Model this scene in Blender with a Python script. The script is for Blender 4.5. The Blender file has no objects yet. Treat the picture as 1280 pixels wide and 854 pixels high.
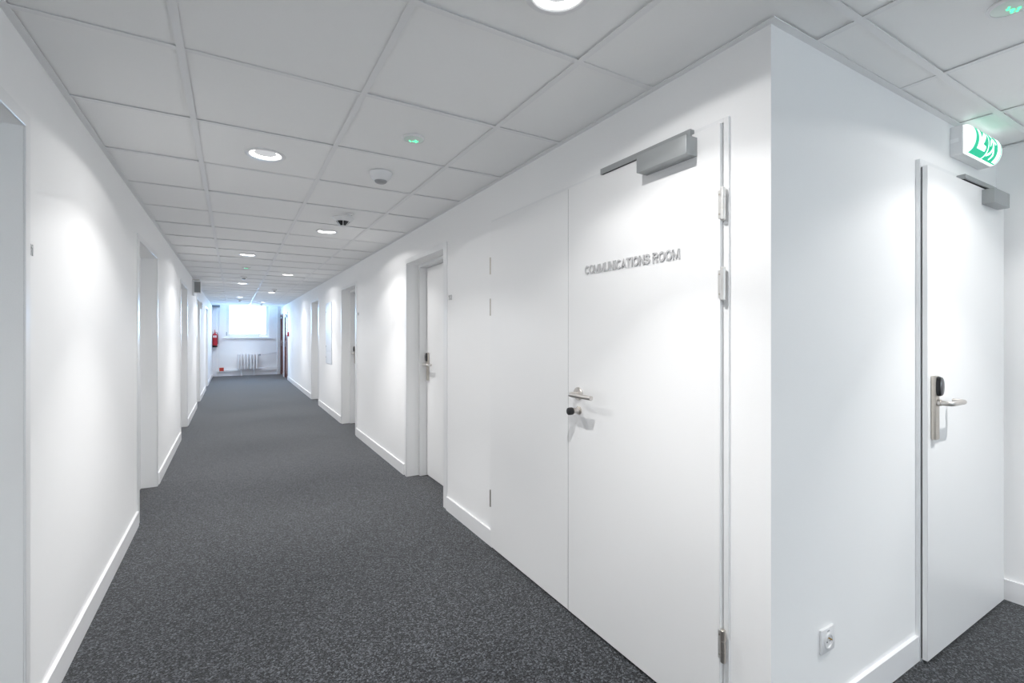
import bpy, bmesh, math, random
from mathutils import Vector, Matrix

random.seed(7)
SC = bpy.context.scene
COL = SC.collection
PI = math.pi

# ------------------------------------------------------------------ camera
CAM_YAW = 0.5292
cd = bpy.data.cameras.new('camera')
cd.sensor_fit = 'HORIZONTAL'
cd.sensor_width = 36.0
cd.lens = 36.0 * 595.97 / 1280.0
cd.shift_y = -(427.0 - 419.1) / 1280.0
cd.clip_start = 0.02
cam = bpy.data.objects.new('camera', cd)
cam.location = (0.0, 0.0, 1.3447)
cam.rotation_euler = (PI / 2, 0.0, -CAM_YAW)
COL.objects.link(cam)
SC.camera = cam

# ------------------------------------------------------------------ world, exposure
wd = bpy.data.worlds.new('overcast_sky')
SC.world = wd
wd.use_nodes = True
bg = wd.node_tree.nodes['Background']
bg.inputs['Color'].default_value = (0.80, 0.90, 1.0, 1)
bg.inputs['Strength'].default_value = 5.0
SC.view_settings.view_transform = 'Standard'
SC.view_settings.look = 'None'
SC.view_settings.gamma = 1.0
SC.view_settings.use_curve_mapping = False
SC.view_settings.exposure = 0.0
SC.cycles.max_bounces = 16
SC.cycles.diffuse_bounces = 12

SPOT_W = 63.0
RING_E = 7.0
CURVE = [(0.08, 0.022), (1.0, 0.60), (0.36, 0.068), (0.44, 0.082), (0.55, 0.225), (0.64, 0.265), (0.78, 0.34), (0.93, 1.0), (0.97, 0.82)]


def daylight(name, loc, rot, sx, sy, power, col):
    l = bpy.data.lights.new(name, 'AREA')
    l.shape = 'RECTANGLE'
    l.size, l.size_y = sx, sy
    l.energy = power
    l.color = col
    o = bpy.data.objects.new(name, l)
    o.location = loc
    o.rotation_euler = rot
    COL.objects.link(o)
    return o


# daylight by the far window and by an added, unseen rear one (outside the panes)
daylight('daylight_far_window', (0.45, 18.62, 1.95), (-PI / 2, 0, 0), 1.2, 1.2, 115, (0.34, 0.61, 1.0))
daylight('daylight_added_window', (1.4, -4.32, 1.55), (PI / 2, 0, 0), 2.2, 1.2, 10, (0.82, 0.91, 1.0))

# ------------------------------------------------------------------ measures (metres)
XL, XR, YC, XE = -0.586, 1.425, 0.862, 3.40
H = 2.302
YR, YF = -4.0, 18.30
PX, PY, X1, Y0 = 0.600, 0.609, -0.152, 1.935
YCE = Y0 + 26 * PY
TOP = 2.80


# ------------------------------------------------------------------ materials
def nodes(name):
    m = bpy.data.materials.new(name)
    m.use_nodes = True
    nt = m.node_tree
    return m, nt, nt.nodes['Principled BSDF']


def mat(name, col, rough=0.5, metal=0.0, spec=0.5, bump=0.0, scale=60.0, vary=0.0, emit=None, es=0.0, coat=0.0):
    m, nt, b = nodes(name)
    b.inputs['Base Color'].default_value = (*col, 1)
    b.inputs['Roughness'].default_value = rough
    b.inputs['Metallic'].default_value = metal
    b.inputs['Specular IOR Level'].default_value = spec
    b.inputs['Coat Weight'].default_value = coat
    if emit:
        b.inputs['Emission Color'].default_value = (*emit, 1)
        b.inputs['Emission Strength'].default_value = es
    tc = nt.nodes.new('ShaderNodeTexCoord')
    nz = nt.nodes.new('ShaderNodeTexNoise')
    nz.inputs['Scale'].default_value = scale
    nz.inputs['Detail'].default_value = 4
    nt.links.new(tc.outputs['Object'], nz.inputs['Vector'])
    if bump:
        bp = nt.nodes.new('ShaderNodeBump')
        bp.inputs['Strength'].default_value = bump
        bp.inputs['Distance'].default_value = 0.002
        nt.links.new(nz.outputs['Fac'], bp.inputs['Height'])
        nt.links.new(bp.outputs['Normal'], b.inputs['Normal'])
    mx = nt.nodes.new('ShaderNodeMix')
    mx.data_type = 'RGBA'
    mx.inputs['A'].default_value = (*[c * (1 - vary) for c in col], 1)
    mx.inputs['B'].default_value = (*[min(1, c * (1 + vary)) for c in col], 1)
    nt.links.new(nz.outputs['Fac'], mx.inputs['Factor'])
    nt.links.new(mx.outputs['Result'], b.inputs['Base Color'])
    return m


M = {}
M['wall'] = mat('white_wall_paint', (0.94, 0.94, 0.94), 0.7, spec=0.2, bump=0.10, scale=220, vary=0.008)
M['door'] = mat('white_door_laminate', (0.92, 0.92, 0.92), 0.32, spec=0.5, bump=0.02, scale=300, vary=0.005)
M['frame'] = mat('white_frame_enamel', (0.87, 0.875, 0.88), 0.28, spec=0.5, vary=0.005)
M['base'] = mat('white_skirting', (0.89, 0.89, 0.90), 0.35, spec=0.5, vary=0.005)
M['tile'] = mat('mineral_ceiling_tile', (0.95, 0.95, 0.945), 0.85, spec=0.15, bump=0.16, scale=170, vary=0.012)
M['rail'] = mat('white_steel_rail', (0.88, 0.88, 0.885), 0.5, spec=0.35, vary=0.01)
M['slab'] = mat('raw_concrete', (0.30, 0.30, 0.30), 0.9, vary=0.15, scale=8)
M['plenum'] = mat('dark_board', (0.12, 0.12, 0.12), 0.9, vary=0.1)
M['steel'] = mat('brushed_steel', (0.60, 0.56, 0.51), 0.36, 1.0, vary=0.06, scale=90)
M['hinge'] = mat('pale_hinge_steel', (0.74, 0.73, 0.71), 0.42, 0.7, vary=0.03)
M['chrome'] = mat('satin_nickel', (0.66, 0.63, 0.60), 0.36, 0.95, vary=0.03)
M['joint_shade'] = mat('grey_joint_shade', (0.16, 0.16, 0.165), 0.7, vary=0.05)  # grey standing for shade in the gap between the double leaves
M['brass'] = mat('brass_pin', (0.55, 0.36, 0.12), 0.35, 1.0, vary=0.05)
M['alu'] = mat('silver_grey_enamel', (0.38, 0.395, 0.40), 0.38, 0.35, vary=0.02)
M['dark'] = mat('dark_gap_shade', (0.012, 0.012, 0.013), 0.6, vary=0.1)  # near-black standing for shade in door gaps, slots and holes
M['black'] = mat('black_plastic', (0.012, 0.012, 0.014), 0.30, vary=0.1)
M['smoke'] = mat('smoked_reader_face', (0.10, 0.10, 0.105), 0.18, spec=0.8, vary=0.05)
M['plastic'] = mat('white_plastic', (0.82, 0.82, 0.83), 0.35, vary=0.005)
M['lens'] = mat('grey_sensor_lens', (0.36, 0.36, 0.37), 0.3, vary=0.03)
M['grille'] = mat('grey_speaker_cloth', (0.28, 0.29, 0.29), 0.8, bump=0.4, scale=500, vary=0.1)
M['letter'] = mat('grey_metal_letter', (0.55, 0.55, 0.555), 0.5, 0.0, vary=0.02)
M['red'] = mat('red_enamel', (0.52, 0.015, 0.03), 0.3, vary=0.05)
M['redplate'] = mat('red_sign_print', (0.62, 0.06, 0.03), 0.4, vary=0.05)
M['brown'] = mat('brown_veneer', (0.26, 0.09, 0.065), 0.22, spec=0.6, vary=0.18, scale=14)
M['brownframe'] = mat('dark_brown_wood', (0.12, 0.042, 0.035), 0.3, vary=0.15, scale=20)
M['radiator'] = mat('white_radiator_enamel', (0.82, 0.82, 0.83), 0.3, vary=0.01)
M['panel'] = mat('pale_grey_cabinet_enamel', (0.70, 0.74, 0.80), 0.42, spec=0.4, vary=0.01)
M['duct'] = mat('grey_duct_enamel', (0.22, 0.25, 0.28), 0.4, vary=0.03)
M['sill'] = mat('pale_sill', (0.90, 0.91, 0.92), 0.3, vary=0.01)
M['far'] = mat('distant_render', (0.30, 0.31, 0.33), 0.9, vary=0.1, scale=0.5)
M['ring'] = mat('lit_ring_diffuser', (0.9, 0.9, 0.9), 0.4, emit=(1, 0.985, 0.96), es=RING_E)
M['glow'] = mat('lit_centre_diffuser', (0.03, 0.03, 0.03), 0.6, spec=0.0, emit=(0.95, 0.97, 1.0), es=0.62)
M['sign_white'] = mat('lit_sign_diffuser', (0.9, 0.9, 0.9), 0.4, emit=(0.92, 1.0, 0.98), es=1.5)
M['sign_green'] = mat('lit_sign_green_film', (0.0, 0.30, 0.16), 0.4, emit=(0.0, 0.60, 0.33), es=0.75)
M['led_green'] = mat('green_led', (0.1, 0.6, 0.3), 0.4, emit=(0.10, 0.95, 0.42), es=1.6)
M['led_lens'] = mat('clear_green_lens', (0.76, 0.82, 0.79), 0.25, emit=(0.30, 0.80, 0.50), es=0.03)


def carpet_material():
    m, nt, b = nodes('charcoal_loop_carpet')
    N, L = nt.nodes, nt.links
    tc = N.new('ShaderNodeTexCoord')
    mp = N.new('ShaderNodeMapping')
    mp.inputs['Scale'].default_value = (1.0, 1.0, 1.0)
    L.new(tc.outputs['Object'], mp.inputs['Vector'])
    vo = N.new('ShaderNodeTexVoronoi')
    vo.inputs['Scale'].default_value = 170
    L.new(mp.outputs['Vector'], vo.inputs['Vector'])
    n1 = N.new('ShaderNodeTexNoise')
    n1.inputs['Scale'].default_value = 68
    n1.inputs['Detail'].default_value = 5
    n1.inputs['Roughness'].default_value = 0.7
    L.new(mp.outputs['Vector'], n1.inputs['Vector'])
    sep = N.new('ShaderNodeSeparateColor')
    L.new(vo.outputs['Color'], sep.inputs['Color'])
    add = N.new('ShaderNodeMath')
    add.operation = 'MULTIPLY_ADD'
    add.inputs[1].default_value = 0.55
    L.new(sep.outputs['Red'], add.inputs[0])
    mul = N.new('ShaderNodeMath')
    mul.operation = 'MULTIPLY'
    mul.inputs[1].default_value = 0.62
    L.new(n1.outputs['Fac'], mul.inputs[0])
    L.new(mul.outputs[0], add.inputs[2])
    rp = N.new('ShaderNodeValToRGB')
    e = rp.color_ramp.elements
    e[0].position, e[0].color = 0.30, (0.0050, 0.0054, 0.0062, 1)
    e[1].position, e[1].color = 0.90, (0.150, 0.160, 0.176, 1)
    k = e.new(0.54)
    k.color = (0.0160, 0.0172, 0.0202, 1)
    k = e.new(0.68)
    k.color = (0.040, 0.043, 0.0485, 1)
    L.new(add.outputs[0], rp.inputs['Fac'])
    L.new(rp.outputs['Color'], b.inputs['Base Color'])
    b.inputs['Roughness'].default_value = 0.95
    b.inputs['Specular IOR Level'].default_value = 0.1
    b.inputs['Sheen Weight'].default_value = 0.36
    b.inputs['Sheen Roughness'].default_value = 0.45
    bp = N.new('ShaderNodeBump')
    bp.inputs['Strength'].default_value = 0.7
    bp.inputs['Distance'].default_value = 0.004
    L.new(add.outputs[0], bp.inputs['Height'])
    L.new(bp.outputs['Normal'], b.inputs['Normal'])
    return m


def glass_material():
    m = bpy.data.materials.new('window_glass')
    m.use_nodes = True
    nt = m.node_tree
    nt.nodes.clear()
    out = nt.nodes.new('ShaderNodeOutputMaterial')
    mx = nt.nodes.new('ShaderNodeMixShader')
    fr = nt.nodes.new('ShaderNodeFresnel')
    fr.inputs['IOR'].default_value = 1.45
    tr = nt.nodes.new('ShaderNodeBsdfTransparent')
    tr.inputs['Color'].default_value = (0.93, 0.97, 0.98, 1)
    gl = nt.nodes.new('ShaderNodeBsdfGlossy')
    gl.inputs['Roughness'].default_value = 0.02
    nt.links.new(fr.outputs[0], mx.inputs[0])
    nt.links.new(tr.outputs[0], mx.inputs[1])
    nt.links.new(gl.outputs[0], mx.inputs[2])
    nt.links.new(mx.outputs[0], out.inputs[0])
    return m


M['carpet'] = carpet_material()
M['glass'] = glass_material()


# ------------------------------------------------------------------ mesh helpers
class MB:
    def __init__(self):
        self.bm = bmesh.new()

    def box(self, a, b, bevel=0.0, seg=1):
        lo = [min(a[i], b[i]) for i in range(3)]
        hi = [max(a[i], b[i]) for i in range(3)]
        vs = [self.bm.verts.new((x, y, z)) for x in (lo[0], hi[0]) for y in (lo[1], hi[1]) for z in (lo[2], hi[2])]
        fs = []
        for q in ((0, 1, 3, 2), (4, 6, 7, 5), (0, 4, 5, 1), (2, 3, 7, 6), (0, 2, 6, 4), (1, 5, 7, 3)):
            fs.append(self.bm.faces.new([vs[i] for i in q]))
        if bevel:
            es = list({e for f in fs for e in f.edges})
            bmesh.ops.bevel(self.bm, geom=es, offset=bevel, segments=seg, profile=0.5, affect='EDGES')
        return self

    def lathe(self, prof, org=(0, 0, 0), axis='Z', n=24, closed=True):
        """profile: (radius, height) pairs, spun about the axis through org"""
        def P(r, h, t):
            c, s = r * math.cos(t), r * math.sin(t)
            v = {'Z': (c, s, h), '-Z': (c, -s, -h), 'X': (h, c, s), '-X': (-h, -c, s), 'Y': (s, h, c), '-Y': (-s, -h, c)}[axis]
            return tuple(org[i] + v[i] for i in range(3))
        rings = []
        for r, h in prof:
            if r < 1e-6:
                rings.append([self.bm.verts.new(P(0, h, 0))])
            else:
                rings.append([self.bm.verts.new(P(r, h, 2 * PI * i / n)) for i in range(n)])
        for A, B in zip(rings, rings[1:]):
            for i in range(n):
                j = (i + 1) % n
                f = [A[i % len(A)], A[j % len(A)], B[j % len(B)], B[i % len(B)]]
                u = []
                for v in f:
                    if v not in u:
                        u.append(v)
                if len(u) > 2:
                    fc = self.bm.faces.new(u)
                    fc.smooth = True
        return self

    def tube(self, pts, r, n=10, ry=None):
        pts = [Vector(p) for p in pts]
        rings = []
        up = None
        for i, p in enumerate(pts):
            d = (pts[min(i + 1, len(pts) - 1)] - pts[max(i - 1, 0)]).normalized()
            if up is None:
                up = Vector((0, 0, 1)) if abs(d.z) < 0.9 else Vector((1, 0, 0))
            a = d.cross(up).normalized()
            up = a.cross(d).normalized()
            rings.append([self.bm.verts.new(p + a * (r * math.cos(2 * PI * k / n)) + up * ((ry or r) * math.sin(2 * PI * k / n))) for k in range(n)])
        for A, B in zip(rings, rings[1:]):
            for k in range(n):
                f = self.bm.faces.new((A[k], A[(k + 1) % n], B[(k + 1) % n], B[k]))
                f.smooth = True
        self.bm.faces.new(rings[0][::-1])
        self.bm.faces.new(rings[-1])
        return self

    def prism(self, poly, f0, f1):
        """poly of 2D points; f0/f1 map a 2D point to the two end faces"""
        A = [self.bm.verts.new(f0(p)) for p in poly]
        B = [self.bm.verts.new(f1(p)) for p in poly]
        n = len(poly)
        self.bm.faces.new(A[::-1])
        self.bm.faces.new(B)
        for i in range(n):
            self.bm.faces.new((A[i], A[(i + 1) % n], B[(i + 1) % n], B[i]))
        return self

    def mesh(self, name, material):
        bmesh.ops.recalc_face_normals(self.bm, faces=self.bm.faces[:])
        me = bpy.data.meshes.new(name)
        self.bm.to_mesh(me)
        self.bm.free()
        me.set_sharp_from_angle(angle=math.radians(38))
        me.materials.append(material)
        return me

    def build(self, name, material, parent=None, loc=None):
        return link(name, self.mesh(name, material), parent, loc)


def link(name, me, parent=None, loc=None):
    o = bpy.data.objects.new(name, me)
    COL.objects.link(o)
    if parent:
        o.parent = parent
    if loc is not None:
        o.location = loc
    return o


def tag(o, label=None, cat=None, group=None, kind=None):
    if label:
        o['label'] = label
    if cat:
        o['category'] = cat
    if group:
        o['group'] = group
    if kind:
        o['kind'] = kind
    return o


def empty(name, loc, label=None, cat=None, group=None, kind=None):
    o = bpy.data.objects.new(name, None)
    o.empty_display_size = 0.05
    o.location = loc
    COL.objects.link(o)
    return tag(o, label, cat, group, kind)


def children(o):
    return [c for c in bpy.data.objects if c.parent == o]


def copy_tree(o, loc=None, parent=None):
    c = o.copy()
    COL.objects.link(c)
    if parent:
        c.parent = parent
    if loc is not None:
        c.location = loc
    for ch in children(o):
        copy_tree(ch, parent=c)
    return c


def box(a, b, bevel=0.0, seg=1):
    return MB().box(a, b, bevel, seg)


def arc(cx, cy, rx, ry, a0, a1, n=14):
    return [(cx + rx * math.cos(math.radians(a0 + (a1 - a0) * q / n)), cy + ry * math.sin(math.radians(a0 + (a1 - a0) * q / n))) for q in range(n + 1)]


def smooth(pts, n=5):
    p = [pts[0]] + list(pts) + [pts[-1]]
    out = []
    for i in range(1, len(p) - 2):
        for q in range(n):
            t = q / n
            out.append(tuple(0.5 * (2 * p[i][k] + (p[i + 1][k] - p[i - 1][k]) * t + (2 * p[i - 1][k] - 5 * p[i][k] + 4 * p[i + 1][k] - p[i + 2][k]) * t * t
                                    + (3 * p[i][k] - p[i - 1][k] - 3 * p[i + 1][k] + p[i + 2][k]) * t ** 3) for k in (0, 1)))
    return out + [pts[-1]]


# grotesque capitals and figures as strokes: advance, list of (points, closed); cap height 1
GLYPH = {
    'C': (0.76, [(arc(0.40, 0.5, 0.315, 0.415, 42, 318), False)]),
    'O': (0.84, [(arc(0.42, 0.5, 0.325, 0.415, 0, 360, 22)[:-1], True)]),
    'M': (0.90, [([(0.11, 0), (0.11, 0.92)], False), ([(0.11, 0.93), (0.45, 0.08), (0.79, 0.93)], False), ([(0.79, 0.92), (0.79, 0)], False)]),
    'U': (0.78, [([(0.11, 1), (0.11, 0.38)] + arc(0.39, 0.365, 0.28, 0.28, 180, 360, 10) + [(0.67, 0.38), (0.67, 1)], False)]),
    'N': (0.78, [([(0.11, 0), (0.11, 1)], False), ([(0.13, 0.93), (0.65, 0.07)], False), ([(0.67, 0), (0.67, 1)], False)]),
    'I': (0.32, [([(0.16, 0), (0.16, 1)], False)]),
    'A': (0.74, [([(0.08, 0), (0.37, 0.92), (0.66, 0)], False), ([(0.17, 0.27), (0.57, 0.27)], False)]),
    'T': (0.66, [([(0.03, 0.915), (0.63, 0.915)], False), ([(0.33, 0), (0.33, 0.85)], False)]),
    'S': (0.72, [(smooth([(0.61, 0.72), (0.53, 0.87), (0.35, 0.915), (0.17, 0.86), (0.11, 0.72), (0.19, 0.58), (0.36, 0.51), (0.54, 0.43), (0.62, 0.28), (0.54, 0.13), (0.35, 0.085), (0.15, 0.14), (0.07, 0.29)]), False)]),
    'R': (0.76, [([(0.11, 0), (0.11, 1)], False), ([(0.12, 0.915), (0.42, 0.915)] + arc(0.42, 0.70, 0.20, 0.215, 90, -90, 8) + [(0.42, 0.485), (0.12, 0.485)], False), ([(0.40, 0.45), (0.64, 0)], False)]),
    '1': (0.56, [([(0.10, 0.70), (0.36, 0.93)], False), ([(0.36, 0), (0.36, 1)], False)]),
    '2': (0.60, [(smooth([(0.08, 0.70), (0.15, 0.87), (0.31, 0.915), (0.47, 0.86), (0.51, 0.68), (0.40, 0.46), (0.11, 0.12)]), False), ([(0.06, 0.085), (0.54, 0.085)], False)]),
    '4': (0.60, [([(0.42, 0), (0.42, 1)], False), ([(0.40, 0.92), (0.08, 0.28), (0.56, 0.28)], False)]),
    ' ': (0.34, []),
}


def ribbon(t, pts, closed, w, sx, sy, ox, z0, z1):
    n = len(pts)
    L, Rr = [], []
    for i, p in enumerate(pts):
        a = pts[i - 1] if (i or closed) else p
        b2 = pts[(i + 1) % n] if (i < n - 1 or closed) else p
        d0, d1 = Vector((p[0] - a[0], p[1] - a[1])), Vector((b2[0] - p[0], b2[1] - p[1]))
        d0 = d0.normalized() if d0.length else d1.normalized()
        d1 = d1.normalized() if d1.length else d0
        m = d0 + d1
        m = m.normalized() if m.length > 1e-4 else d0
        nv = Vector((-m.y, m.x))
        k = min(1.25, 1 / max(0.3, nv.dot(Vector((-d0.y, d0.x)))))
        for out, sg in ((L, 1), (Rr, -1)):
            out.append((p[0] + sg * nv.x * w / 2 * k, p[1] + sg * nv.y * w / 2 * k))
    V = lambda q, z: t.bm.verts.new(((q[0] + ox) * sx, q[1] * sy, z))
    l0, r0, l1, r1 = [V(q, z0) for q in L], [V(q, z0) for q in Rr], [V(q, z1) for q in L], [V(q, z1) for q in Rr]
    for i in range(n if closed else n - 1):
        j = (i + 1) % n
        t.bm.faces.new((l1[i], r1[i], r1[j], l1[j]))
        t.bm.faces.new((l0[i], l0[j], r0[j], r0[i]))
        t.bm.faces.new((l0[i], l1[i], l1[j], l0[j]))
        t.bm.faces.new((r0[i], r0[j], r1[j], r1[i]))
    if not closed:
        t.bm.faces.new((l0[0], r0[0], r1[0], l1[0]))
        t.bm.faces.new((l0[-1], l1[-1], r1[-1], r0[-1]))


def letters(name, piece, body, cap, material, z0, z1, weight, width, turn, loc, parent=None):
    """a run of raised letters: an Empty with one mesh per letter"""
    g = empty(name, loc)
    if parent:
        g.parent = parent
    total = sum(GLYPH[c][0] for c in body)
    sx = width / total if width else cap
    x = 0.0
    cache = {}
    for c in body:
        if c != ' ':
            if c not in cache:
                t = MB()
                for pts, closed in GLYPH[c][1]:
                    ribbon(t, pts, closed, weight, sx, cap, 0, z0, z1)
                bmesh.ops.transform(t.bm, matrix=turn, verts=t.bm.verts[:])
                cache[c] = t.mesh(piece, material)
            link(piece, cache[c], g, turn @ Vector((x * sx, 0, 0)))
        x += GLYPH[c][0]
    return g


ON_RIGHT = Matrix(((0, 0, -1), (-1, 0, 0), (0, 1, 0))).to_4x4()   # text reading towards -Y, facing -X
ON_LEFT = Matrix(((0, 0, 1), (1, 0, 0), (0, 1, 0))).to_4x4()      # text reading towards +Y, facing +X

# ------------------------------------------------------------------ floor
fl = box((XL - 0.4, YR - 0.1, -0.12), (XE + 0.3, YF + 0.3, 0)).build('floor', M['carpet'])
tag(fl, 'charcoal speckled loop pile carpet along the whole corridor', 'carpet', kind='structure')

# ------------------------------------------------------------------ walls
DEP, THK = 0.26, 0.32     # depth of a door recess, of a wall
OPEN_H = 2.022
RIGHT_DOUBLE = 1.0195
right_open = [(3.491, 4.412, DEP, OPEN_H), (6.612, 7.545, DEP, OPEN_H), (9.84, 10.765, DEP, OPEN_H),
              (15.95, 16.80, 0.10, OPEN_H), (17.40, 18.20, 0.10, OPEN_H), (RIGHT_DOUBLE, 2.668, 0.055, 2.055)]
left_open = [(1.20, 2.128, DEP, OPEN_H), (4.303, 5.245, DEP, OPEN_H), (7.50, 8.455, DEP, OPEN_H),
             (10.62, 11.53, DEP, OPEN_H), (13.98, 14.90, DEP, OPEN_H)]


def side_wall(name, x, s, y0, y1, opens, label):
    b = MB()
    y = y0
    for a, c, dep, oh in sorted(opens):
        if a > y:
            b.box((x, y, 0), (x + s * THK, a, TOP))
        b.box((x, a, oh), (x + s * THK, c, TOP))
        b.box((x + s * dep, a, 0), (x + s * THK, c, oh))
        y = c
    b.box((x, y, 0), (x + s * THK, y1, TOP))
    return tag(b.build(name, M['wall']), label, 'wall', kind='structure')


side_wall('wall_right', XR, 1, YC, YF + 0.3, right_open, 'long white wall with the double door and room doors')
side_wall('wall_left', XL, -1, YR - 0.2, YF + 0.3, left_open, 'long white wall with five deep door recesses and loudspeaker')
# the short wall that turns the corner, with a shallow recess for its door
CX0, CX1 = 2.452, 3.352
b = MB()
b.box((XR + THK, YC, 0), (CX0, YC + 0.2, TOP)).box((CX0, YC, 2.042), (CX1, YC + 0.2, TOP)).box((CX0, YC + 0.05, 0), (CX1, YC + 0.2, 2.042)).box((CX1, YC, 0), (XE + 0.2, YC + 0.2, TOP))
tag(b.build('wall_side', M['wall']), 'short white wall around the corner with socket and exit sign', 'wall', kind='structure')
tag(box((XE, YR - 0.2, 0), (XE + 0.2, YC, TOP)).build('wall_end', M['wall']), 'white wall closing the side passage beyond the door', 'wall', kind='structure')
# far wall with the window opening, rear wall behind the camera with an added window
WX0, WX1, WZ0, WZ1 = -0.20, 1.06, 1.265, 2.66


def holed_wall(name, y0, y1, xa, xb, hx0, hx1, hz0, hz1, label):
    w = MB()
    w.box((xa, y0, 0), (hx0, y1, TOP)).box((hx1, y0, 0), (xb, y1, TOP)).box((hx0, y0, 0), (hx1, y1, hz0)).box((hx0, y0, hz1), (hx1, y1, TOP))
    return tag(w.build(name, M['wall']), label, 'wall', kind='structure')


holed_wall('wall_far', YF, YF + 0.3, XL, XR, WX0, WX1, WZ0, WZ1, 'end wall with the bright window and radiator')
holed_wall('wall_rear', YR - 0.3, YR, XL, XE, 0.3, 2.5, 0.9, 2.15, 'wall with an added window behind the viewpoint')

# ------------------------------------------------------------------ ceiling: slab, rails and tiles
ceil = box((XL - 0.35, YR - 0.3, TOP), (XE + 0.25, YF + 0.3, TOP + 0.15)).build('ceiling', M['slab'])
tag(ceil, 'suspended ceiling of white square tiles in a steel grid', 'ceiling', kind='structure')
TB = H + 0.0034             # underside of the tiles, resting above the rails
HOLE_R = 0.088


def region(xa, xb, ya, yb):
    """rectangles of a grid cell inside the L-shaped plan"""
    out = []
    for (ra, rb, sa, sb) in ((XL, XR, YR, YCE), (XR, XE, YR, YC)):
        p, q, u, v = max(xa, ra), min(xb, rb), max(ya, sa), min(yb, sb)
        if q - p > 0.01 and v - u > 0.01:
            out.append([p, q, u, v])
    if len(out) == 2 and abs(out[0][2] - out[1][2]) < 1e-6 and abs(out[0][3] - out[1][3]) < 1e-6:
        out = [[out[0][0], out[1][1], out[0][2], out[0][3]]]
    return out


def holed_tile(w, d, cx, cy):
    t = MB()
    n = 32
    ring0, ring1, sq = [], [], []
    for i in range(n):
        a = 2 * PI * i / n
        c, s = math.cos(a), math.sin(a)
        ring0.append(t.bm.verts.new((cx + HOLE_R * c, cy + HOLE_R * s, 0)))
        ring1.append(t.bm.verts.new((cx + HOLE_R * c, cy + HOLE_R * s, 0.015)))
        k = max(abs(c), abs(s))
        px, py = c / k * w / 2, s / k * d / 2
        sq.append(t.bm.verts.new((px, py, 0)))
    for i in range(n):
        j = (i + 1) % n
        t.bm.faces.new((sq[i], sq[j], ring0[j], ring0[i]))
        t.bm.faces.new((ring0[i], ring0[j], ring1[j], ring1[i]))
    return t


# downlight places: (column, row), offset in the tile
LAMPS = [(0, 2), (1, -1), (1, 5), (0, 8), (1, 11), (0, 14), (1, 17), (0, 20), (1, 23), (0, 26), (0, -4), (1, -7), (4, -2), (3, -7)]  # the ones behind the camera are unseen, added to keep the lobby lit
DIM = {(0, 26): 0.50, (1, -1): 0.86, (1, 23): 0.8, (4, -2): 0.80, (3, -7): 1.0, (1, -7): 0.9}
OFFS = {(1, -1): (0.035, 0.06), (4, -2): (0.0, -0.18)}


def cell(i, k):
    """column i starts at rail X1 + i*PX; row k ends at Y0 + k*PY"""
    return X1 + PX * i, X1 + PX * (i + 1), Y0 + PY * (k - 1), Y0 + PY * k


def centre(i, k):
    a, b2, c, d = cell(i, k)
    o = OFFS.get((i, k), (0, 0))
    return (a + b2) / 2 + o[0], (c + d) / 2 + o[1]


tile_meshes = {}
GAP = 0.004
kmin = int(math.floor((YR - Y0) / PY))
for k in range(kmin, 27):
    for i in range(-1, 6):
        rs = region(*cell(i, k))
        if not rs:
            continue
        r0 = rs[0]
        lamp = (i, k) in LAMPS
        key = (lamp and (i, k), tuple(tuple(round(v - (r0[0] if n < 2 else r0[2]), 4) for n, v in enumerate(r)) for r in rs))
        cx, cy = (r0[0] + r0[1]) / 2, (r0[2] + r0[3]) / 2
        if key not in tile_meshes:
            if lamp:
                ox, oy = centre(i, k)
                t = holed_tile(r0[1] - r0[0] - 2 * GAP, r0[3] - r0[2] - 2 * GAP, ox - cx, oy - cy)
            else:
                t = MB()
                for m_, r in enumerate(rs):
                    e0 = -0.006 if m_ else GAP     # the second rectangle of an L-shaped tile overlaps the first
                    t.box((r[0] - cx + e0, r[2] - cy + GAP, 0.0004 * m_), (r[1] - cx - GAP, r[3] - cy - GAP, 0.015))
            tile_meshes[key] = t.mesh('ceiling_tile', M['tile'])
        o = link('ceiling_tile', tile_meshes[key], ceil, (cx, cy, TB + random.uniform(0, 0.0045)))
        o.rotation_euler = (random.uniform(-0.0022, 0.0022), random.uniform(-0.002, 0.002), 0)

RW = 0.012
rail_m = M['rail']


def rail(a, b2):
    t = box((a[0], a[1], H), (b2[0], b2[1], H + 0.0014))
    if b2[0] - a[0] > b2[1] - a[1]:
        c = (a[1] + b2[1]) / 2
        t.box((a[0], c - 0.001, H + 0.0014), (b2[0], c + 0.001, H + 0.038))
    else:
        c = (a[0] + b2[0]) / 2
        t.box((c - 0.001, a[1], H + 0.0014), (c + 0.001, b2[1], H + 0.038))
    t.build('ceiling_rail', rail_m, ceil)


for i in range(0, 6):                       # main rails along the corridor
    x = X1 + PX * i
    rail((x - RW, YR, 0), (x + RW, YCE if x < XR else YC, 0))
for k in range(kmin, 26):                   # cross rails between the main rails
    y = Y0 + PY * k
    if y < YR + 0.05:
        continue
    xend = XR if y > YC else XE
    xs = [XL] + [X1 + PX * i for i in range(6) if X1 + PX * i < xend] + [xend]
    for a, c in zip(xs, xs[1:]):
        rail((a + (RW if a > XL else 0), y - RW * 0.95, 0), (c - (RW if c < xend else 0), y + RW * 0.95, 0))
TW = 0.024
for nm, a, c in (('edge_trim', (XL, YR, H - 0.0008), (XL + TW, YCE, H + 0.0016)), ('edge_trim', (XR - TW, YC - TW, H - 0.0008), (XR, YCE, H + 0.0016)),
                 ('edge_trim', (XR, YC - TW, H - 0.0008), (XE, YC, H + 0.0016)), ('edge_trim', (XE - TW, YR, H - 0.0008), (XE, YC - TW, H + 0.0016)),
                 ('edge_trim', (XL + TW, YCE - TW, H - 0.0008), (XR - TW, YCE, H + 0.0016)), ('edge_trim', (XL + TW, YR, H - 0.0008), (XE - TW, YR + TW, H + 0.0016))):
    box(a, c).build(nm, rail_m, ceil)
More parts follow.
